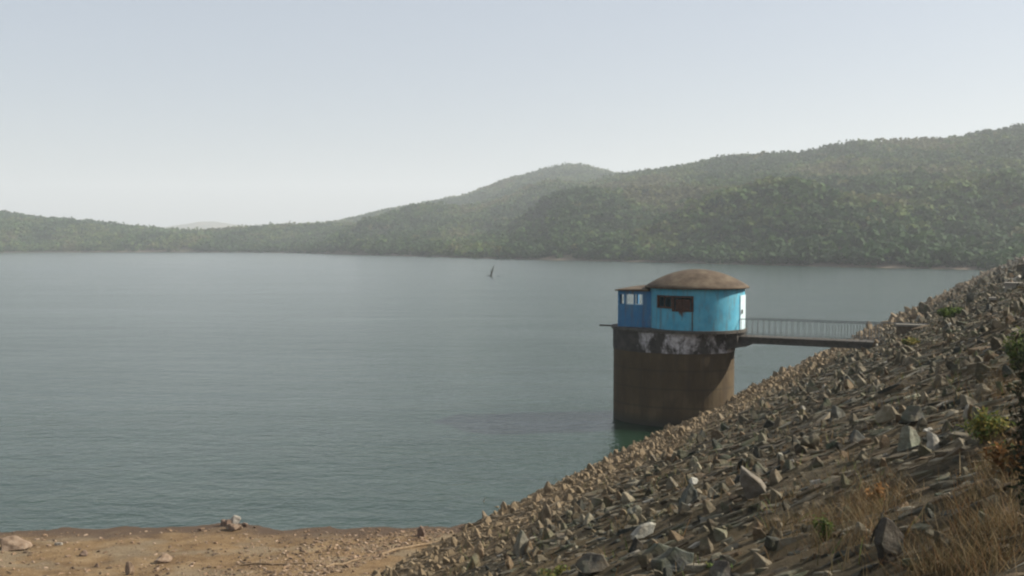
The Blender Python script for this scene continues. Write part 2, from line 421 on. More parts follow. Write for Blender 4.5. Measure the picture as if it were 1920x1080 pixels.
def m_band():
    m = MT('stained_plaster')
    base = m.ramp(m.noise(2, 5, .6), [(.3, (.035, .032, .028)), (.7, (.085, .075, .065))])
    n = m.noise(1.1, 5, .7, stretch=(1, 1, .55), dist=.4)
    oc = m.n('ShaderNodeTexCoord').outputs['Object']; x = m.sep(oc)[0]
    mr = m.n('ShaderNodeMapRange'); m.l(x, mr.inputs[0])
    for i, v in ((1, -2.4), (2, .4), (3, -.2), (4, .04)): mr.inputs[i].default_value = v
    nn = m.math('ADD', n, mr.outputs[0])
    c = m.mix(m.ramp(nn, [(.47, 0.), (.60, 1.)]), base, m.ramp(m.noise(6, 4), [(.35, (.30, .27, .26)), (.6, (.52, .49, .48))]))
    m.bump(m.noise(12, 5, .7), .4, .02); return m.done(c, .9, .2)
def m_paint(name, c1, c2, c3, rust=None):
    m = MT(name)
    c = m.ramp(m.noise(1.2, 5, .65), [(.3, c1), (.55, c2), (.75, c3)])
    c = m.mix(m.ramp(m.noise(3.5, 5, .65, stretch=(1, 1, .25)), [(.50, 0.), (.7, .6)]), c, (.11, .15, .15))
    c = m.mix(m.ramp(m.noise(1.6, 5, .7, stretch=(2.2, 2.2, .12)), [(.54, 0.), (.66, .45)]), c, (.10, .085, .06))
    c = m.mix(m.ramp(m.noise(7, 4, .7), [(.66, 0.), (.7, .8)]), c, (.30, .38, .38))
    if rust:      # rust run below the broken window
        oc = m.n('ShaderNodeTexCoord').outputs['Object']; x, y, z = m.sep(oc)[:3]
        dx = m.math('ABSOLUTE', m.math('SUBTRACT', x, rust[0])); up = m.math('SUBTRACT', rust[1], z)
        k = m.math('ADD', m.math('MULTIPLY', dx, 1.3), m.math('MULTIPLY', m.math('ABSOLUTE', up), .75))
        k = m.math('ADD', k, m.math('MULTIPLY', m.noise(4, 4, .7, stretch=(1, 1, .4)), 1.0))
        c = m.mix(m.math('MULTIPLY', m.ramp(k, [(.75, 1.), (1.0, 0.)]), m.math('LESS_THAN', y, 0.)), c, (.075, .045, .03))
    m.bump(m.noise(15, 4), .25, .01); return m.done(c, .65, .3)
CX_, VA_ = 1.5, math.atan2(-60.4, 20.6)
M_SHAFT = m_shaft(); M_BAND = m_band()
M_BLUE = m_paint('turquoise_paint', (.052, .275, .395), (.085, .345, .465), (.13, .39, .49), (CX_ + 2.89 * math.cos(VA_ + R(-19)), 7.05))
M_NAVY = m_paint('blue_paint', (.032, .135, .27), (.042, .17, .32), (.075, .22, .35))
M_DARKC = m_simple('dark_concrete', [(.3, (.04, .036, .03)), (.7, (.11, .10, .085))], 3, .9, .2, .4, .02)
M_ROOF = m_simple('rusty_dome', [(.3, (.050, .036, .024)), (.5, (.085, .062, .041)), (.7, (.125, .100, .066))], 1.5, .85, .2, .3, .02)
M_RUST = m_simple('rusty_metal', [(.3, (.025, .016, .012)), (.7, (.10, .05, .033))], 6, .85, .2, .5, .01)
M_STEEL = m_simple('grey_metal', [(.3, (.10, .11, .11)), (.7, (.20, .205, .20))], 5, .6, .4)
M_GIRD = m_simple('dark_girder', [(.3, (.045, .045, .038)), (.7, (.11, .10, .08))], 4, .8, .3)
M_PALE = m_simple('pale_door', [(.3, (.42, .56, .60)), (.7, (.58, .68, .70))], 4, .6, .3)
M_CONC = m_simple('pale_concrete', [(.3, (.20, .185, .15)), (.7, (.34, .31, .26))], 3, .9, .2, .5, .02)
bm = bmesh.new(); prism(bm, ell(3.8, 3.0), -3.5, 4.4); link('shaft', bm_mesh('shaft', bm), M_SHAFT, tw)
bm = bmesh.new(); prism(bm, ell(3.84, 3.04), 4.4, 5.62); link('collar', bm_mesh('collar', bm), M_BAND, tw)
CX, CR = 1.5, 2.89
def hull_outline(extra, rr):
    pts = ell(3.8 + extra, 3.0 + extra, 72) + ell(rr, rr, 72, CX, 0)
    cc = (.6, 0); out = []
    for k in range(96):
        a = 2 * math.pi * k / 96; d = (math.cos(a), math.sin(a))
        out.append(max(pts, key=lambda p: p[0] * d[0] + p[1] * d[1]))
    res = []
    for p in out:
        if not res or (abs(p[0] - res[-1][0]) + abs(p[1] - res[-1][1])) > .01: res.append(p)
    return res
bm = bmesh.new(); prism(bm, hull_outline(.14, CR + .18), 5.622, 5.80); link('platform', bm_mesh('platform', bm), M_DARKC, tw)
bm = bmesh.new()   # tapered corbel carrying the bridge end
vs = [(2.2, 4.3), (3.3, 4.55), (4.85, 4.85), (4.85, 5.0), (4.3, 5.0), (4.3, 5.618), (2.2, 5.618)]
a = [bm.verts.new((x, -.95, z)) for x, z in vs]; b = [bm.verts.new((x, .95, z)) for x, z in vs]
for k in range(len(vs)): bm.faces.new((a[k], a[(k + 1) % 7], b[(k + 1) % 7], b[k]))
bm.faces.new(a); bm.faces.new(b[::-1]); link('bracket', bm_mesh('bracket', bm), M_DARKC, tw)
bm = bmesh.new(); add_box(bm, -4.75, -3.4, -.55, -.40, 5.67, 5.77); link('cantilever_beam', bm_mesh('cantilever_beam', bm), M_GIRD, tw)
# round cabin wall with openings
VA = math.atan2(-60.4, 20.6)           # local direction towards the viewer's side
def wall_ring(bm, r0, r1, z0, z1, openings, n=144):
    zs = sorted({z0, z1} | {z for o in openings for z in o[2:]})
    def hole(a, z):
        for (a0, a1, q0, q1) in openings:
            if (a - a0) % (2 * math.pi) < (a1 - a0) and q0 - 1e-6 < z < q1: return True
        return False
    st = 2 * math.pi / n
    for k in range(n):
        for i in range(len(zs) - 1):
            am, zm = (k + .5) * st, (zs[i] + zs[i + 1]) / 2
            if hole(am, zm): continue
            p = lambda r, kk, z: bm.verts.new((CX + r * math.cos(kk * st), r * math.sin(kk * st), z))
            q = [p(r, kk, z) for z in (zs[i], zs[i + 1]) for r in (r0, r1) for kk in (k, k + 1)]
            # index: z*4 + r*2 + k
            bm.faces.new((q[2], q[3], q[7], q[6])); bm.faces.new((q[1], q[0], q[4], q[5]))
            if hole(am, zm) != hole(am + st, zm): bm.faces.new((q[1], q[3], q[7], q[5]))
            if hole(am, zm) != hole(am - st, zm): bm.faces.new((q[0], q[2], q[6], q[4]))
            if i + 1 < len(zs) - 1 and hole(am, zs[i + 1] + .01): bm.faces.new((q[4], q[5], q[7], q[6]))
            if i > 0 and hole(am, zs[i] - .01): bm.faces.new((q[0], q[1], q[3], q[2]))
    bmesh.ops.remove_doubles(bm, verts=bm.verts, dist=.0005)
def va(deg): return VA + R(deg)
op = [(va(-54), va(-31), 7.14, 7.80), (va(-30), va(-6), 6.98, 7.80), (va(128), va(172), 6.9, 7.8)]
bm = bmesh.new(); wall_ring(bm, CR - .16, CR, 5.802, 8.30, op); cw = link('cabin_wall', bm_mesh('cabin_wall', bm), M_BLUE, tw)
def arc_panel(bm, a0, a1, z0, z1, r0, r1, n=6):
    pr = []
    for k in range(n + 1):
        a = a0 + (a1 - a0) * k / n
        pr.append([bm.verts.new((CX + r * math.cos(a), r * math.sin(a), z)) for r, z in ((r0, z0), (r1, z0), (r1, z1), (r0, z1))])
    for q, s in zip(pr, pr[1:]):
        for k in range(4): bm.faces.new((q[k], q[(k + 1) % 4], s[(k + 1) % 4], s[k]))
    bm.faces.new(pr[0]); bm.faces.new(pr[-1][::-1])
def window(a0, a1, z0, z1, bars):
    bm = bmesh.new(); t = .06 / CR
    arc_panel(bm, a0 - t, a0 + t, z0 - .06, z1 + .06, CR - .1, CR + .04, 1); arc_panel(bm, a1 - t, a1 + t, z0 - .06, z1 + .06, CR - .1, CR + .04, 1)
    arc_panel(bm, a0 + t, a1 - t, z0 - .06, z0 + .05, CR - .1, CR + .038); arc_panel(bm, a0 + t, a1 - t, z1 - .05, z1 + .06, CR - .1, CR + .038)
    for k in range(bars):
        a = a0 + (a1 - a0) * (k + 1) / (bars + 1); arc_panel(bm, a - t * .4, a + t * .4, z0 + .05, z1 - .05, CR - .07, CR, 1)
    return link('window_frame', bm_mesh('window_frame', bm), M_RUST, cw)
window(va(-54), va(-31), 7.14, 7.80, 1); window(va(-30), va(-6), 6.98, 7.80, 1)
bm = bmesh.new(); arc_panel(bm, va(-27), va(-9), 7.02, 7.66, CR - .06, CR - .03); o = link('shutter', bm_mesh('shutter', bm), M_RUST, cw); tag(o, 'rusty brown shutter closing the larger opening')
bm = bmesh.new(); a = va(-6.2); add_tube(bm, [(CX + (CR + .04) * math.cos(a), (CR + .04) * math.sin(a), z) for z in (5.82, 6.9)], .035, 6); link('conduit', bm_mesh('conduit', bm), M_GIRD, cw)
bm = bmesh.new(); arc_panel(bm, R(-11), R(11), 5.803, 7.85, CR + .003, CR + .045); dr = link('door', bm_mesh('door', bm), M_PALE, tw)
bm = bmesh.new(); add_tube(bm, [(CX + CR + .07, -.42, 6.75), (CX + CR + .07, -.42, 7.0)], .04, 6); link('handle', bm_mesh('handle', bm), M_GIRD, dr)
# dome roof
bm = bmesh.new(); rows = []; RE, rise = 3.16, 1.04
for k in range(15):
    t = k / 14; r = RE * (1 - t); z = 8.34 + rise * (1 - (r / RE) ** 2.0)
    rows.append([bm.verts.new((CX + max(r, .02) * math.cos(2 * math.pi * q / 64), max(r, .02) * math.sin(2 * math.pi * q / 64), z)) for q in range(64)])
low = [bm.verts.new((CX + RE * math.cos(2 * math.pi * q / 64), RE * math.sin(2 * math.pi * q / 64), 8.25)) for q in range(64)]
inn = [bm.verts.new((CX + (RE - .2) * math.cos(2 * math.pi * q / 64), (RE - .2) * math.sin(2 * math.pi * q / 64), 8.302)) for q in range(64)]
allr = [inn, low] + rows
for A_, B_ in zip(allr, allr[1:]):
    for q in range(64): bm.faces.new((A_[q], A_[(q + 1) % 64], B_[(q + 1) % 64], B_[q]))
bm.faces.new(rows[-1]); bm.faces.new(inn[::-1])
link('dome_roof', bm_mesh('dome_roof', bm, True), M_ROOF, tw)
# annex with see-through openings
ax = empty('annex', (0, 0, 0)); ax.parent = tw
X0, X1, Y0, Y1, Z0, Z1 = -3.02, -0.82, -1.7, 1.7, 5.802, 8.02
def wall_panels(bm, horiz, c0, c1, a0, a1, holes):
    """wall between planes c0,c1; a from a0..a1; holes (p,q,z0,z1) not overlapping, sorted"""
    f = (lambda p, q, z0, z1: add_box(bm, p, q, c0, c1, z0, z1)) if horiz else (lambda p, q, z0, z1: add_box(bm, c0, c1, p, q, z0, z1))
    cur = a0
    for p, q, z0, z1 in holes:
        f(cur, p, Z0, Z1); f(p, q, Z0, z0); f(p, q, z1, Z1); cur = q
    f(cur, a1, Z0, Z1)
bm = bmesh.new()
wall_panels(bm, True, Y0, Y0 + .12, X0, X1, [(-2.9, -2.62, 7.22, 7.80), (-2.5, -1.98, 7.18, 7.82), (-1.9, -1.38, 7.18, 7.82)])
wall_panels(bm, True, Y1 - .12, Y1, X0, X1, [(-2.9, -1.5, 6.9, 7.86)])
wall_panels(bm, False, X0, X0 + .12, Y0 + .12, Y1 - .12, [(-1.3, 1.5, 6.9, 7.86)])
link('annex_wall', bm_mesh('annex_wall', bm), M_NAVY, ax)
bm = bmesh.new(); add_box(bm, -2.48, -2.42, Y0 + .03, Y0 + .08, 7.18, 7.82); add_box(bm, -1.46, -1.40, Y0 + .03, Y0 + .08, 7.18, 7.82)
add_box(bm, -2.42, -1.98, Y0 + .03, Y0 + .08, 7.18, 7.23); add_box(bm, -1.90, -1.46, Y0 + .03, Y0 + .08, 7.18, 7.23)
o = link('window_frame', bm_mesh('window_frame', bm), M_PALE, ax)
bm = bmesh.new()
q = [bm.verts.new(p) for p in ((X0 - .16, Y0 - .14, 8.02), (-1.0, Y0 - .14, 8.02), (-1.0, Y1 + .14, 8.02), (X0 - .16, Y1 + .14, 8.02),
                               (X0 - .16, Y0 - .14, 8.10), (-1.0, Y0 - .14, 8.16), (-1.0, Y1 + .14, 8.42), (X0 - .16, Y1 + .14, 8.2))]
for f in ((0, 3, 2, 1), (4, 5, 6, 7), (0, 1, 5, 4), (1, 2, 6, 5), (2, 3, 7, 6), (3, 0, 4, 7)): bm.faces.new([q[k] for k in f])
link('annex_roof', bm_mesh('annex_roof', bm), M_ROOF, ax)

# ------------------------------------------------------------ footbridge
fb = empty('footbridge', (TX, TY, 0), RZ)
tag(fb, 'narrow footbridge with thin metal railings from the stone slope to the blue cabin', 'footbridge')
XB0, XB1 = 4.34, 13.2
bm = bmesh.new(); add_box(bm, XB0, XB1, -.62, .62, 5.28, 5.40); link('deck', bm_mesh('deck', bm), M_DARKC, fb)
for s in (-1, 1):
    bm = bmesh.new()
    add_box(bm, XB0, XB1, s * .5 - .03, s * .5 + .03, 5.02, 5.238); add_box(bm, XB0, XB1, s * .5 - .09, s * .5 + .09, 4.99, 5.018); add_box(bm, XB0, XB1, s * .5 - .09, s * .5 + .09, 5.24, 5.278)
    link('girder', bm_mesh('girder', bm), M_GIRD, fb)
bal = None
for s in (-1, 1):
    bm = bmesh.new(); e = 15.0 if s > 0 else 12.4
    add_tube(bm, [(XB0 + .05, s * .57, 6.44), (e, s * .57, 6.44)], .026, 6); add_tube(bm, [(XB0 + .05, s * .57, 5.55), (12.4, s * .57, 5.55)], .014, 6)
    rl = link('railing', bm_mesh('railing', bm), M_STEEL, fb)
    k = 0
    while XB0 + .1 + k * .34 < 12.4:
        if bal is None:
            bm = bmesh.new(); add_tube(bm, [(0, 0, 5.40), (0, 0, 6.43)], .015, 6); bal = bm_mesh('baluster', bm)
        b_ = link('baluster', bal, M_STEEL, rl); b_.location = (XB0 + .1 + k * .34, s * .57, 0); k += 1
# kerb wall where the path enters the slope
def kerb_wall(x, y, z, ln, drop, label):
    """stone wing wall with a thin pale coping, running level into the slope"""
    o = empty('kerb_wall', (x, y, z), RZ); tag(o, label, 'kerb')
    bm = bmesh.new(); add_box(bm, 0, ln, -.16, .16, -drop, -.002, .02)
    bmesh.ops.subdivide_edges(bm, edges=bm.edges[:], cuts=3)
    for v in bm.verts: v.co.y += .05 * mn.noise(v.co * 2.3)
    link('stone_wall', bm_mesh('stone_wall', bm), M_WALL, o)
    bm = bmesh.new(); add_box(bm, -.05, ln, -.2, .2, 0, .12, .015); link('coping', bm_mesh('coping', bm), M_CONC, o)
M_WALL = m_simple('wall_stone', [(.3, (.05, .045, .032)), (.5, (.12, .095, .065)), (.7, (.2, .16, .11))], 4, .95, .2, 1.0, .05)
def L(a, b, z): return (TX + a * N.x + b * U.x, TY + a * N.y + b * U.y, z)
kerb_wall(*L(13.0, .95, 6.25), 2.6, .9, 'low stone kerb with pale coping beside the slope end of the footbridge')
for px, py, ln, label in ((1850, 538, 3.6, 'long pale concrete kerb far along the dam near the top right of the slope'),
                          (1856, 573, 2.0, 'shorter dull kerb below the long pale one far along the dam')):
    p, t = on_dam(px, py); kerb_wall(p.x, p.y, p.z + .3, ln, .35, label)
p, t = on_dam(1900, 545)
bm = bmesh.new(); add_box(bm, -.45, .45, -.4, .4, -.5, .40, .03); add_box(bm, -.5, .5, -.45, .45, .402, .48, .02)
o = link('concrete_block', bm_mesh('concrete_block', bm), M_CONC); o.location = p; o.rotation_euler = (0, 0, RZ); tag(o, 'grey concrete block at the right end of the long pale kerb far along the dam', 'block')

# ------------------------------------------------------------ stones
def stone_bm(kind, r, hi):
    bm = bmesh.new(); pts = []
    if kind == 'shard':
        n = r.randint(5, 7); top = r.uniform(-.2, .2); th = r.uniform(.12, .34)
        prof = [(-.34 * r.uniform(.7, 1.2), -.45), (.34 * r.uniform(.7, 1.2), -.45), (.36 * r.uniform(.5, 1), .0), (-.36 * r.uniform(.5, 1), .05),
                (top + r.uniform(.06, .26), r.uniform(.22, .42)), (top - .03, .5), (top - r.uniform(.1, .3), r.uniform(.1, .35))]
        for x, z in prof:
            k = 1 - max(0, z) * .9
            pts += [(x, th * k * r.uniform(.6, 1.1), z + r.uniform(-.05, .05)), (x * r.uniform(.85, 1), -th * k * r.uniform(.6, 1.1), z + r.uniform(-.05, .05))]
    elif kind == 'slab':
        n = r.randint(5, 7); th = r.uniform(.10, .2)
        for k in range(n):
            a = 2 * math.pi * k / n + r.uniform(-.3, .3); x, y = math.cos(a) * .55, math.sin(a) * r.uniform(.3, .42)
            pts += [(x, y, -th * r.uniform(.8, 1.2)), (x * r.uniform(.8, 1), y * r.uniform(.8, 1), th * r.uniform(.5, 1.2))]
    else:
        for k in range(13):
            v = Vector((r.gauss(0, 1), r.gauss(0, 1), r.gauss(0, 1))).normalized()
            pts.append((v.x * .5, v.y * .4, v.z * .36))
    for p in pts: bm.verts.new(p)
    bmesh.ops.convex_hull(bm, input=bm.verts)
    for v in [v for v in bm.verts if not v.link_faces]: bm.verts.remove(v)
    if hi:
        bmesh.ops.dissolve_limit(bm, angle_limit=R(8), verts=bm.verts, edges=bm.edges)
        bmesh.ops.bevel(bm, geom=list(bm.edges), offset=.025, segments=1, affect='EDGES')
        bmesh.ops.triangulate(bm, faces=bm.faces)
        bmesh.ops.subdivide_edges(bm, edges=[e for e in bm.edges if e.calc_length() > .12], cuts=2, use_grid_fill=True)
        bmesh.ops.triangulate(bm, faces=bm.faces)
        o = r.uniform(0, 50)
        for v in bm.verts:
            q = v.co * 3.2 + Vector((o, 0, 0))
            v.co += v.co.normalized() * (.07 * mn.noise(q) + .03 * mn.noise(q * 3.1))
    else: bmesh.ops.triangulate(bm, faces=bm.faces)
    return bm
KINDS = ('shard', 'slab', 'chunk')
lo = {k: [] for k in KINDS}; hi = {k: [] for k in KINDS}
for k in KINDS:
    for i in range(14):
        bm = stone_bm(k, random.Random(i * 7 + len(k)), False); bm.verts.ensure_lookup_table()
        lo[k].append((np.array([v.co[:] for v in bm.verts]), np.array([[v.index for v in f.verts] for f in bm.faces]))); bm.free()
    for i in range(10): hi[k].append(bm_mesh('stone', stone_bm(k, random.Random(i * 11 + len(k) + 3), True)))
SLOPE_N = Vector((-N.x * M, -N.y * M, 1)).normalized()
def stone_rot(kind, r):
    if kind == 'shard':
        up = (SLOPE_N * .75 + Vector((0, 0, .35)) + Vector((r.gauss(0, .2), r.gauss(0, .2), 0))).normalized(); yaw = r.gauss(0.35, .7)
    else:
        up = (SLOPE_N + Vector((r.gauss(0, .16), r.gauss(0, .16), 0))).normalized(); yaw = math.atan2(U.y, U.x) + r.gauss(0, .45)
    return up.to_track_quat('Z', 'Y').to_matrix() @ Matrix.Rotation(yaw - 0, 3, 'Z')
def frame_yaw(up, yaw):
    x = Vector((math.cos(yaw), math.sin(yaw), 0)); x = (x - up * x.dot(up)).normalized(); y = up.cross(x)
    return Matrix((x, y, up)).transposed()
def rot_for(kind, r):
    if kind == 'shard':
        up = (SLOPE_N * .8 + Vector((0, 0, .3)) + Vector((r.gauss(0, .2), r.gauss(0, .2), 0))).normalized(); return frame_yaw(up, r.gauss(.1, .6))
    up = (SLOPE_N + Vector((r.gauss(0, .15), r.gauss(0, .15), 0))).normalized()
    return frame_yaw(up, math.atan2(N.y, N.x) + r.gauss(0, .4))
TINTS = [(.058, .052, .034), (.088, .076, .050), (.034, .036, .028), (.12, .102, .068), (.10, .070, .039), (.17, .150, .105)]
stones = []   # (score, kind, loc, rotmatrix, scale vec, tint)
def cell(s0, s1, step, size, d0=-1.0, d1=19.8, pr=1.0):
    s = s0
    while s < s1:
        d = d0
        while d < d1:
            if random.random() < pr:
                s_, d_ = s + random.uniform(-.5, .5) * step, d + random.uniform(-.5, .5) * step
                x, y = xy_of(s_, d_)
                if y > 2.0 and math.hypot(x, y) > 2.6:
                    pxx = 960 + F * x / y
                    if -300 < pxx < 2300:
                        low_ = M * d_ < 4.1
                        u_ = random.random()
                        kind = 'shard' if u_ < (.26 if low_ else .13) else ('slab' if u_ < .86 else 'chunk')
                        sz = size * math.exp(random.gauss(0, .5)) * (.75 + .5 * mn.noise(Vector((s_ * .25, d_ * .5, 3)))) * (1.25 if kind == 'shard' else 1) * (.8 if low_ else 1)
                        Dv = math.hypot(x, y); sz = min(sz, .5 if Dv < 60 else 9, .11 + .013 * Dv if Dv < 40 else 9)
                        z = dam_h(s_, d_)
                        if z > -.25 and d_ < 20.2:
                            if s_ < -36 and low_: 
                                if random.random() < .35: d += step; continue
                            t = TINTS[random.randrange(6)]; g = random.uniform(.75, 1.25)
                            if random.random() < .012: t = (.30, .28, .23)
                            loc = Vector((x, y, z)) + SLOPE_N * sz * (.10 if kind == 'shard' else -.07 if kind == 'slab' else -.16)
                            D = math.hypot(x, y); inn_ = 0 <= pxx <= 1920 and (HOR + F * (HC - z) / y) < 1095
                            stones.append([sz / D * (1 if inn_ else .0) * (1.25 if kind == 'shard' else 1), kind, loc, rot_for(kind, random),
                                           (sz * random.uniform(.8, 1.2) * (1.7 if kind == 'slab' else 1), sz * random.uniform(.8, 1.2), sz * random.uniform(.8, 1.3)), tuple(c * g for c in t)])
            d += step
        s += step
cell(-82, -52, .22, .19); cell(-52, 0, .25, .235); cell(0, 70, .38, .37); cell(70, 150, .55, .44); cell(150, 260, .85, .62); cell(260, 462, 1.4, .9, pr=.8)
# named stones of the photograph
SPECIAL = [  # px, py(base), height px, kind, width factor, yaw, lean, tint, label
    (1207, 1012, 46, 'slab', .55, 1.1, .5, (.30, .29, .24), 'pale slab stood on edge below the white tipped stone'),
    (1190, 972, 34, 'chunk', .9, .2, 0, (.33, .32, .275), 'small white stone on top of dark rubble at the bottom centre'),
    (1294, 952, 48, 'shard', .8, .3, .1, (.10, .11, .095), 'dark upright stone with a small white stone leaning on its top'),
    (1301, 912, 20, 'chunk', .9, .2, 0, (.33, .32, .275), 'white stone leaning on the top of the dark upright stone'),
    (1412, 938, 70, 'shard', .75, -.2, -.35, (.14, .125, .10), 'tall dark leaning slab with a pale right edge'),
    (1668, 1045, 98, 'shard', .8, .4, -.25, (.05, .046, .038), 'large near-black pointed stone in the dry grass'),
    (1704, 846, 52, 'shard', .95, .7, -.2, (.20, .21, .16), 'triangular stone with a dark left face and pale right face'),
    (1662, 796, 40, 'chunk', 1.4, -.4, -.3, (.24, .22, .15), 'tan wedge shaped boulder beside the dark blocky one'),
    (1712, 800, 44, 'chunk', 1.0, .2, 0, (.10, .115, .115), 'dark blue-grey blocky boulder right of the tan wedge'),
    (1025, 982, 42, 'shard', .6, .2, .0, (.16, .13, .09), 'narrow upright brown stone on bare earth'),
    (976, 1040, 50, 'shard', .85, .5, -.1, (.17, .165, .13), 'broad grey upright stone near the bottom centre'),
    (900, 1045, 38, 'shard', .8, .1, .1, (.26, .20, .13), 'tan upright stone pair left of the broad grey one'),
    (856, 992, 36, 'shard', .7, .1, 0, (.09, .085, .07), 'dark pointed stone at the water edge left of the pale points'),
    (908, 968, 32, 'shard', .8, .1, 0, (.34, .29, .21), 'pale pointed stone at the water edge'),
    (945, 965, 26, 'shard', .7, .3, 0, (.24, .19, .13), 'brown pointed stone right of the pale one at the water edge'),
    (1030, 930, 30, 'shard', .9, .4, -.1, (.16, .14, .11), 'grey-brown upright stone standing against the water'),
    (1006, 945, 24, 'shard', 1.0, .5, -.2, (.27, .20, .14), 'reddish tan stone just left of the grey-brown one by the water'),
    (1608, 838, 42, 'shard', .9, .3, -.3, (.09, .095, .085), 'black leaning stone with a light cap, mid slope'),
    (1520, 848, 40, 'chunk', 1.0, .2, 0, (.08, .09, .07), 'dark mossy stone half buried, mid slope'),
    (1532, 836, 14, 'chunk', 1.0, .2, 0, (.33, .32, .275), 'small round white stone beside the dark mossy one'),
    (1572, 786, 34, 'shard', .8, .5, -.3, (.12, .12, .10), 'thin dark stone leaning right, below the footbridge'),
    (1352, 1082, 48, 'chunk', 1.0, .2, 0, (.085, .085, .08), 'dark rounded stone with a pale rim at the bottom edge'),
    (1262, 1085, 70, 'slab', .9, .2, 1.1, (.07, .075, .07), 'black upright block at the bottom edge'),
    (1232, 1060, 62, 'slab', .9, .5, .9, (.06, .065, .058), 'dark grey tilted slab beside the black upright block'),
    (1112, 1085, 42, 'chunk', 1.7, .2, 0, (.05, .05, .042), 'wide dark boulder at the bottom edge right of the bare earth'),
    (1465, 858, 22, 'shard', 1.0, -.2, -.5, (.36, .35, .28), 'pale fallen wedge on the mid slope'),
    (1710, 752, 20, 'slab', 1.3, -.5, -.2, (.42, .40, .28), 'cream flat stone above the tan wedge'),
    (1790, 668, 12, 'slab', 2.4, .9, 0, (.32, .32, .28), 'long pale beam-like stone on the upper slope'),
    (1700, 650, 10, 'chunk', 1.0, .2, 0, (.33, .32, .275), 'small white stone right of the footbridge end'),
    (1780, 617, 10, 'chunk', .9, .2, 0, (.33, .32, .275), 'tiny bright white stone high on the slope under the green bush'),
    (1880, 505, 6, 'chunk', 1.5, .2, 0, (.33, .32, .275), 'white boulder at the far end of the dam'),
    (1740, 815, 16, 'chunk', 1.3, .2, 0, (.42, .40, .34), 'pale stone right of the triangular stone'),
    (1530, 912, 18, 'slab', 1.2, -.7, .1, (.33, .32, .275), 'white streak of a stone in the middle of the slope'),
]
M_S = M_STONE
for px, py, hp, kind, wf, yaw, lean, tint, label in SPECIAL:
    p, t = on_dam(px, py); x, y = p.x, p.y; s_, d_ = sd_of(x, y)
    h = hp / F * t
    up = (Vector((lean * .9, -.05, 1)) if kind != 'slab' or abs(lean) > .3 else SLOPE_N + Vector((0, 0, .3))).normalized()
    me = hi[kind][(px * 7) % 10]
    o = link('stone', me, M_S)
    mt = frame_yaw(up, yaw)
    zf = {'shard': .95, 'slab': .33, 'chunk': .72}[kind]
    if kind == 'slab' and abs(lean) > .3:     # on edge: stand the plate up
        mt = frame_yaw(Vector((.25 * lean, -1, .25)).normalized(), 1.25); sc = (h * 1.1, h * wf * 1.3, h * .9); off = .33 * h
    else:
        sc = (h / .9 * wf, h / .9 * wf, h / zf); off = .38 * h
    if kind == 'slab' and abs(lean) <= .3: sc = (h * wf * 1.3, h * 1.1, h * 1.3); off = .1 * h
    o.matrix_world = Matrix.Translation(Vector((x, y, dam_h(s_, d_) + off))) @ mt.to_4x4() @ Matrix.Diagonal((*sc, 1))
    o.color = (*tint, 1)
    tag(o, label, 'stone')
for me_l in hi.values():
    for me in me_l:
        if not me.materials: me.materials.append(M_S)
stones.sort(key=lambda q: -q[0])
NI = 300 - len(SPECIAL)
GRP = {'shard': ('rough upright stone among many like it on the dam slope', 'upright stones standing out of the dam pitching'),
       'slab': ('weathered flat stone slab lying among many like it on the dam slope', 'flat stone slabs lying on the dam face'),
       'chunk': ('rough angular stone lump among many like it on the dam slope', 'stone lumps lying on the dam face')}
for i, (sc_, kind, loc, rm, scl, tint) in enumerate(stones[:NI]):
    o = bpy.data.objects.new('stone', hi[kind][i % 10]); C.objects.link(o)
    o.matrix_world = Matrix.Translation(loc) @ rm.to_4x4() @ Matrix.Diagonal((*scl, 1)); o.color = (*tint, 1)
    tag(o, GRP[kind][0], 'stone', GRP[kind][1])
def mass(lst, name, mat):
    V, Fc, Cc, n = [], [], [], 0
    for i, (sc_, kind, loc, rm, scl, tint) in enumerate(lst):
        v, f = lo[kind][i % 14]
        A = np.array(rm) @ np.diag(scl); q = v @ A.T + np.array(loc)
        V.append(q); Fc.append(f + n); n += len(q); Cc.append(np.tile(tint, (len(q), 1)))
    return np_mesh(name, np.concatenate(V), np.concatenate(Fc), np.concatenate(Cc))
print('stones', len(stones))
tag(link('rubble', mass(stones[NI:], 'rubble', M_STONE_S), M_STONE_S), 'mass of small grey and brown stones covering the whole dam slope', 'rubble', kind='stuff')
# small filler chips between the stones near the viewer
chips = []
for k in range(12000):
    s_ = -78 + 75 * random.random() ** .8; d_ = random.uniform(.1, 20)
    x, y = xy_of(s_, d_)
    if y < 2.2 or not -200 < 960 + F * x / y < 2150: continue
    kind = random.choice(('slab', 'chunk', 'slab')); sz = random.uniform(.06, .17) * (1 if y < 30 else 1.4)
    t = TINTS[random.randrange(6)]; g = random.uniform(.6, 1.2)
    if random.random() < .02: t = (.32, .30, .25)
    chips.append((0, kind, Vector((x, y, dam_h(s_, d_) + sz * .05)), rot_for(kind, random), (sz * 1.2, sz, sz), tuple(c * g for c in t)))
tag(link('stone_chips', mass(chips, 'stone_chips', M_STONE_S), M_STONE_S), 'broken stone chips filling the gaps between the larger stones', 'stone chips', kind='stuff')

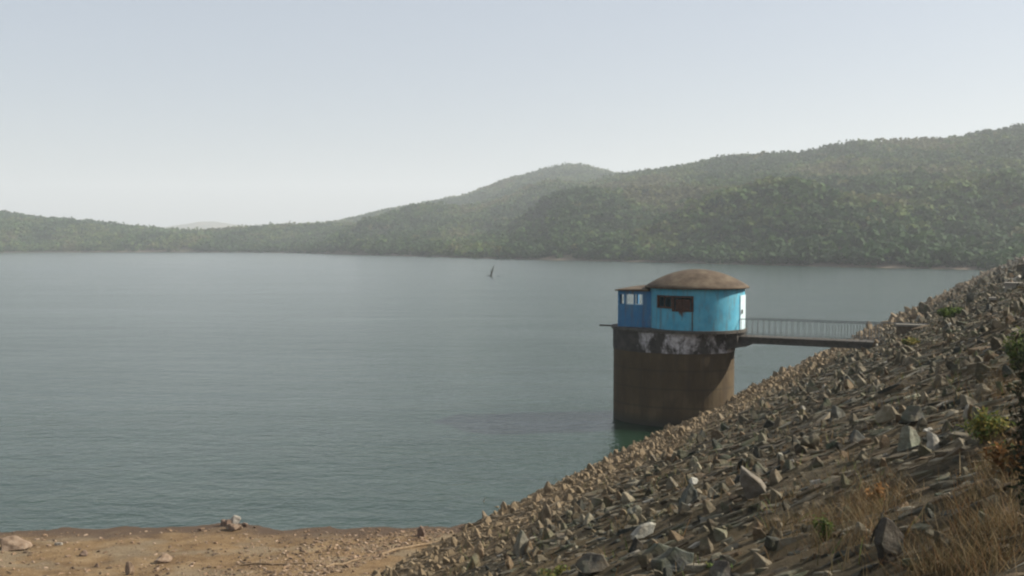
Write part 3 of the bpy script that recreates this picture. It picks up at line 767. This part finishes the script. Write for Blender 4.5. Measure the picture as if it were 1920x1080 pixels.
# ------------------------------------------------------------ stones on the beach
M_BST = m_simple('beach_stone', [(.3, (.12, .08, .055)), (.5, (.2, .145, .10)), (.7, (.28, .22, .165))], 5, .9, .2, .8, .02)
M_BDK = m_simple('dark_beach_stone', [(.3, (.07, .05, .04)), (.7, (.2, .14, .10))], 6, .9, .2, .8, .02)
M_BWH = m_simple('whitish_stone', [(.3, (.22, .20, .165)), (.7, (.36, .33, .28))], 6, .9, .2, .6, .02)
def beach_stone(px, py, wpx, hpx, kind, mat, label, yaw=0, dz=0, group=None):
    p, t = on_plane(px, py, .1)
    for _ in range(4): p, t = on_plane(px, py, beach_h(p.x, p.y))
    o = bpy.data.objects.new('stone', hi[kind][(px + py) % 10].copy()); C.objects.link(o)
    o.data.materials.clear(); o.data.materials.append(mat)
    W, H = wpx / F * t, hpx / F * t
    o.location = (p.x, p.y, beach_h(p.x, p.y) + H * .3 + dz); o.rotation_euler = (0, 0, yaw)
    o.scale = (W, W * .8, H / (.35 if kind == 'slab' else .72 if kind == 'chunk' else 1))
    tag(o, label, 'stone', group)
beach_stone(443, 984, 22, 24, 'chunk', M_BWH, 'whitish stone topping the little heap at the water edge')
beach_stone(424, 986, 22, 14, 'slab', M_BDK, 'dark flat stone at the left of the little heap at the water edge')
beach_stone(458, 988, 16, 12, 'chunk', M_BDK, 'small dark stone at the right of the little heap at the water edge')
beach_stone(434, 994, 48, 16, 'chunk', M_BST, 'broad tan stone under the whitish one in the little heap')
beach_stone(22, 1030, 80, 30, 'chunk', M_BST, 'large pinkish brown boulder at the left edge of the beach', .2)
beach_stone(305, 1054, 42, 22, 'chunk', M_BST, 'rounded brown stone lying alone on the beach', .1)
beach_stone(156, 1043, 20, 18, 'chunk', M_BDK, 'small dark angular stone between the left boulder and the lone brown stone')
beach_stone(181, 1063, 12, 10, 'chunk', M_BDK, 'tiny dark stone right below the small angular one')
beach_stone(240, 1078, 26, 34, 'chunk', M_BST, 'upright tan stone at the bottom edge of the beach')
beach_stone(110, 1022, 14, 8, 'slab', M_BWH, 'small pale flat stone near the left water edge')
beach_stone(374, 996, 12, 8, 'chunk', M_BDK, 'small stone at the water line left of the little heap')
beach_stone(790, 1005, 24, 26, 'shard', M_BDK, 'small dark stone where the beach meets the dam')
V = []
peb = []
for k in range(11000):
    x, y = random.uniform(-22, 4), random.uniform(26, 39.3)
    if k > 5000: x = -2.2 + (y - 38) * .53 - abs(random.gauss(0, 2.6))
    z = beach_h(x, y)
    if z < .02: continue
    sz = .03 + .13 * random.random() ** 5
    t = random.choice([(.2, .135, .085), (.14, .095, .06), (.27, .2, .14), (.09, .065, .045)])
    peb.append((0, random.choice(('slab', 'chunk')), Vector((x, y, z + sz * .1)), frame_yaw(Vector((random.gauss(0, .2), random.gauss(0, .2), 1)).normalized(), random.uniform(0, 6.3)), (sz * 1.3, sz, sz), t))
m = MT('pebble'); M_PEB = m.done(m.n('ShaderNodeAttribute', attribute_name='tint').outputs['Color'], .9, .2)
tag(link('pebbles', mass(peb, 'pebbles', M_PEB), M_PEB), 'scattered pebbles on the ochre earth', 'pebbles', kind='stuff')
# sticks of driftwood
M_WOOD = m_simple('driftwood', [(.3, (.12, .085, .05)), (.7, (.26, .19, .12))], 9, .9, .1)
def stick(p0, p1, r, label):
    a, _ = on_plane(*p0, .35); b, _ = on_plane(*p1, .35)
    L = []
    for k in range(6):
        q = a.lerp(b, k / 5); zz = max(beach_h(q.x, q.y), dam_h(*sd_of(q.x, q.y))); L.append((q.x - a.x, q.y - a.y + .05 * math.sin(k * 2.1), zz + r * .8 + .03 * (k % 2)))
    bm = bmesh.new(); add_tube(bm, L, [r, r * 1.1, r, r * .8, r * .6, r * .35], 7)
    o = link('stick', bm_mesh('stick', bm), M_WOOD); o.location = (a.x, a.y, 0); tag(o, label, 'stick')
stick((610, 1074), (690, 1048), .045, 'dry stick lying on the beach pointing up to the right')
stick((450, 1066), (600, 1063), .03, 'long straight pale stick lying flat on the beach')
stick((715, 1040), (835, 1003), .05, 'long weathered branch at the foot of the stone slope')

# ------------------------------------------------------------ vegetation on the bank
def blades(pts, hmin, hmax, wd, cols, lean=.35, seed=1):
    r = np.random.default_rng(seed); n = len(pts); pts = np.array(pts)
    h = r.uniform(hmin, hmax, n)[:, None]; a = r.uniform(0, 6.28, n); l = r.normal(0, lean, (n, 2))
    side = np.stack([np.cos(a), np.sin(a), 0 * a], 1) * wd
    tip = np.stack([l[:, 0] * h[:, 0], l[:, 1] * h[:, 0], h[:, 0]], 1); mid = tip * .5 + np.array([0, 0, .08]) * h
    V = np.stack([pts - side, pts + side, pts + mid + side * .7, pts + mid - side * .7, pts + tip + side * .1, pts + tip - side * .1], 1)
    c = np.array(cols)[r.integers(0, len(cols), n)] * r.uniform(.7, 1.3, (n, 1))
    base = np.arange(n)[:, None] * 6
    Fc = np.concatenate([base + [0, 1, 2, 3], base + [3, 2, 4, 5]])
    return V.reshape(-1, 3), Fc, np.repeat(c, 6, 0)
DRY = [(.17, .12, .06), (.12, .085, .042), (.22, .165, .09), (.095, .08, .04), (.15, .085, .04)]
pts = []
def patch(px, py, rpx, rpy, n, tuft=.10):
    for k in range(n // 9):
        u_, v_ = random.gauss(0, .5), random.gauss(0, .5)
        qx, qy = px + u_ * rpx, py + v_ * rpy
        if qy < 520: continue
        p, t = on_dam(qx, qy)
        if t < 2 or t > 200: continue
        for j in range(9):
            x, y = p.x + random.gauss(0, tuft), p.y + random.gauss(0, tuft); s_, d_ = sd_of(x, y); pts.append((x, y, dam_h(s_, d_)))
patch(1860, 1000, 90, 90, 1400, .05); patch(1880, 880, 50, 80, 900, .06); patch(1760, 1060, 90, 40, 700, .05)
patch(1560, 985, 140, 70, 1500, .06); patch(1640, 930, 60, 50, 900); patch(1880, 720, 60, 60, 900, .12)
V, Fc, Cc = blades(pts, .05, .22, .0028, DRY, .6, 3)
g1 = link('dry_grass', np_mesh('dry_grass', V, Fc, Cc), M_LEAF); tag(g1, 'tufts of dry ochre grass over the near stones at the bottom right', 'grass', kind='stuff')
pts = []
for k in range(900):
    s_ = random.uniform(-70, 60); d_ = random.uniform(4.5, 19.5); x0, y0 = xy_of(s_, d_)
    if y0 < 3: continue
    for j in range(10):
        x, y = x0 + random.gauss(0, .12), y0 + random.gauss(0, .12); pts.append((x, y, dam_h(*sd_of(x, y))))
V, Fc, Cc = blades(pts, .08, .28, .006, DRY + [(.12, .15, .05), (.09, .12, .04)], .45, 5)
tag(link('sparse_grass', np_mesh('sparse_grass', V, Fc, Cc), M_LEAF), 'sparse short grass growing in the joints of the stone slope', 'grass', kind='stuff')
def plant(px, py, wpx, hpx, cols, label, cat='plant', name='weed', n=500, off=(0, 0), leaf=.035, seed=1, zb=None):
    p, t = on_dam(px, py); W, H = wpx / F * t / 2, hpx / F * t
    x, y = p.x + off[0], p.y + off[1]; z = dam_h(*sd_of(x, y))
    r = np.random.default_rng(seed); root = empty(name, (x, y, z)); tag(root, label, cat)
    ns = max(6, n // 40); stems = []; bm = bmesh.new()
    for k in range(ns):
        a = r.uniform(0, 6.28); rr = W * math.sqrt(r.uniform(0, 1)); hh = H * r.uniform(.6, 1) * (1 - .3 * (rr / W) ** 2)
        st = [Vector((0.15 * rr * math.cos(a), .15 * rr * math.sin(a), -.05)), Vector((.55 * rr * math.cos(a), .55 * rr * math.sin(a), hh * .5)), Vector((rr * math.cos(a), rr * math.sin(a), hh))]
        stems.append(st); add_tube(bm, st, [.006 * max(1, t / 12), .004 * max(1, t / 12), .002 * max(1, t / 12)], 4)
    link('stem', bm_mesh('stem', bm), M_BARK, root)
    V = []; Cc = []
    for k in range(n):
        st = stems[r.integers(ns)]; u_ = r.uniform(.25, 1.05); c = st[1].lerp(st[2], (u_ - .5) * 2) if u_ > .5 else st[0].lerp(st[1], u_ * 2)
        c = np.array(c) + r.normal(0, .16, 3) * (W, W, H * .5)
        nr = r.normal(size=3) + (0, 0, .8); nr /= np.linalg.norm(nr); a_ = np.cross(nr, r.normal(size=3)); a_ /= np.linalg.norm(a_); b_ = np.cross(nr, a_)
        s1 = leaf * r.uniform(.6, 1.3) * max(1, t / 14)
        V += [c - a_ * s1, c - b_ * s1 * .4, c + a_ * s1, c + b_ * s1 * .4]
        cc = np.array(cols[r.integers(len(cols))]) * r.uniform(.75, 1.3); Cc += [cc] * 4
    link('foliage', np_mesh('foliage', np.array(V), np.arange(len(V)).reshape(-1, 4), np.array(Cc)), M_LEAF, root)
GR = [(.085, .12, .035), (.11, .135, .04), (.14, .145, .05), (.06, .09, .028)]
OL = [(.20, .17, .05), (.25, .20, .06), (.15, .15, .04)]
plant(1852, 832, 90, 55, OL + GR[:2], 'olive yellow weed clump on the near slope above the orange weed', n=900, seed=1)
plant(1885, 850, 46, 40, GR, 'bright green weed just below the olive clump', n=500, seed=2)
plant(1890, 905, 80, 70, [(.19, .095, .035), (.17, .11, .045), (.13, .08, .035)], 'rusty orange dead weed under the bright green one', n=800, seed=3)
plant(1912, 690, 56, 70, GR, 'light green bush cut off by the right edge of the picture', n=700, seed=4, cat='bush', name='bush')
plant(1545, 1022, 34, 60, GR, 'small bright green weed among the stones at the bottom centre right', n=300, seed=5, leaf=.025)
plant(1345, 1078, 40, 26, GR, 'low green weed at the bottom edge beside the dark rounded stone', n=260, seed=6, leaf=.025)
plant(1782, 600, 44, 22, [(.09, .13, .03), (.07, .10, .03)], 'dark green bush on the slope above the tiny bright white stone', n=400, seed=7, leaf=.05, cat='bush', name='bush')
plant(1712, 650, 36, 14, OL + GR[3:], 'green growth around the end of the footbridge', n=350, seed=8, leaf=.05, cat='bush', name='bush')
plant(1640, 940, 36, 50, [(.30, .17, .07), (.24, .13, .05)], 'thin orange dry weed above the large near-black stone', n=180, seed=9, leaf=.03)
plant(1040, 1082, 60, 26, GR + OL, 'green and yellow weed at the bottom edge left of the wide dark boulder', n=300, seed=10, leaf=.03)
DK = [(.03, .04, .02), (.045, .05, .028), (.06, .05, .03)]
plant(2000, 1080, 200, 540, DK, 'dark shrub filling the right edge of the picture close to the viewer', n=15000, seed=11, leaf=.022, cat='shrub', name='shrub')

# ------------------------------------------------------------ haze
bm = bmesh.new(); add_box(bm, -4200, 4200, -400, 5600, -6, 330)
m = bpy.data.materials.new('haze'); m.use_nodes = True; t = m.node_tree; t.nodes.remove(t.nodes['Principled BSDF'])
v = t.nodes.new('ShaderNodeVolumePrincipled'); v.inputs['Color'].default_value = (.86, .91, .96, 1); v.inputs['Density'].default_value = .00024
v.inputs['Anisotropy'].default_value = .15
t.links.new(v.outputs[0], t.nodes['Material Output'].inputs['Volume'])
tag(link('haze', bm_mesh('haze', bm), m), 'pale haze over the lake and hills', 'haze', kind='stuff')
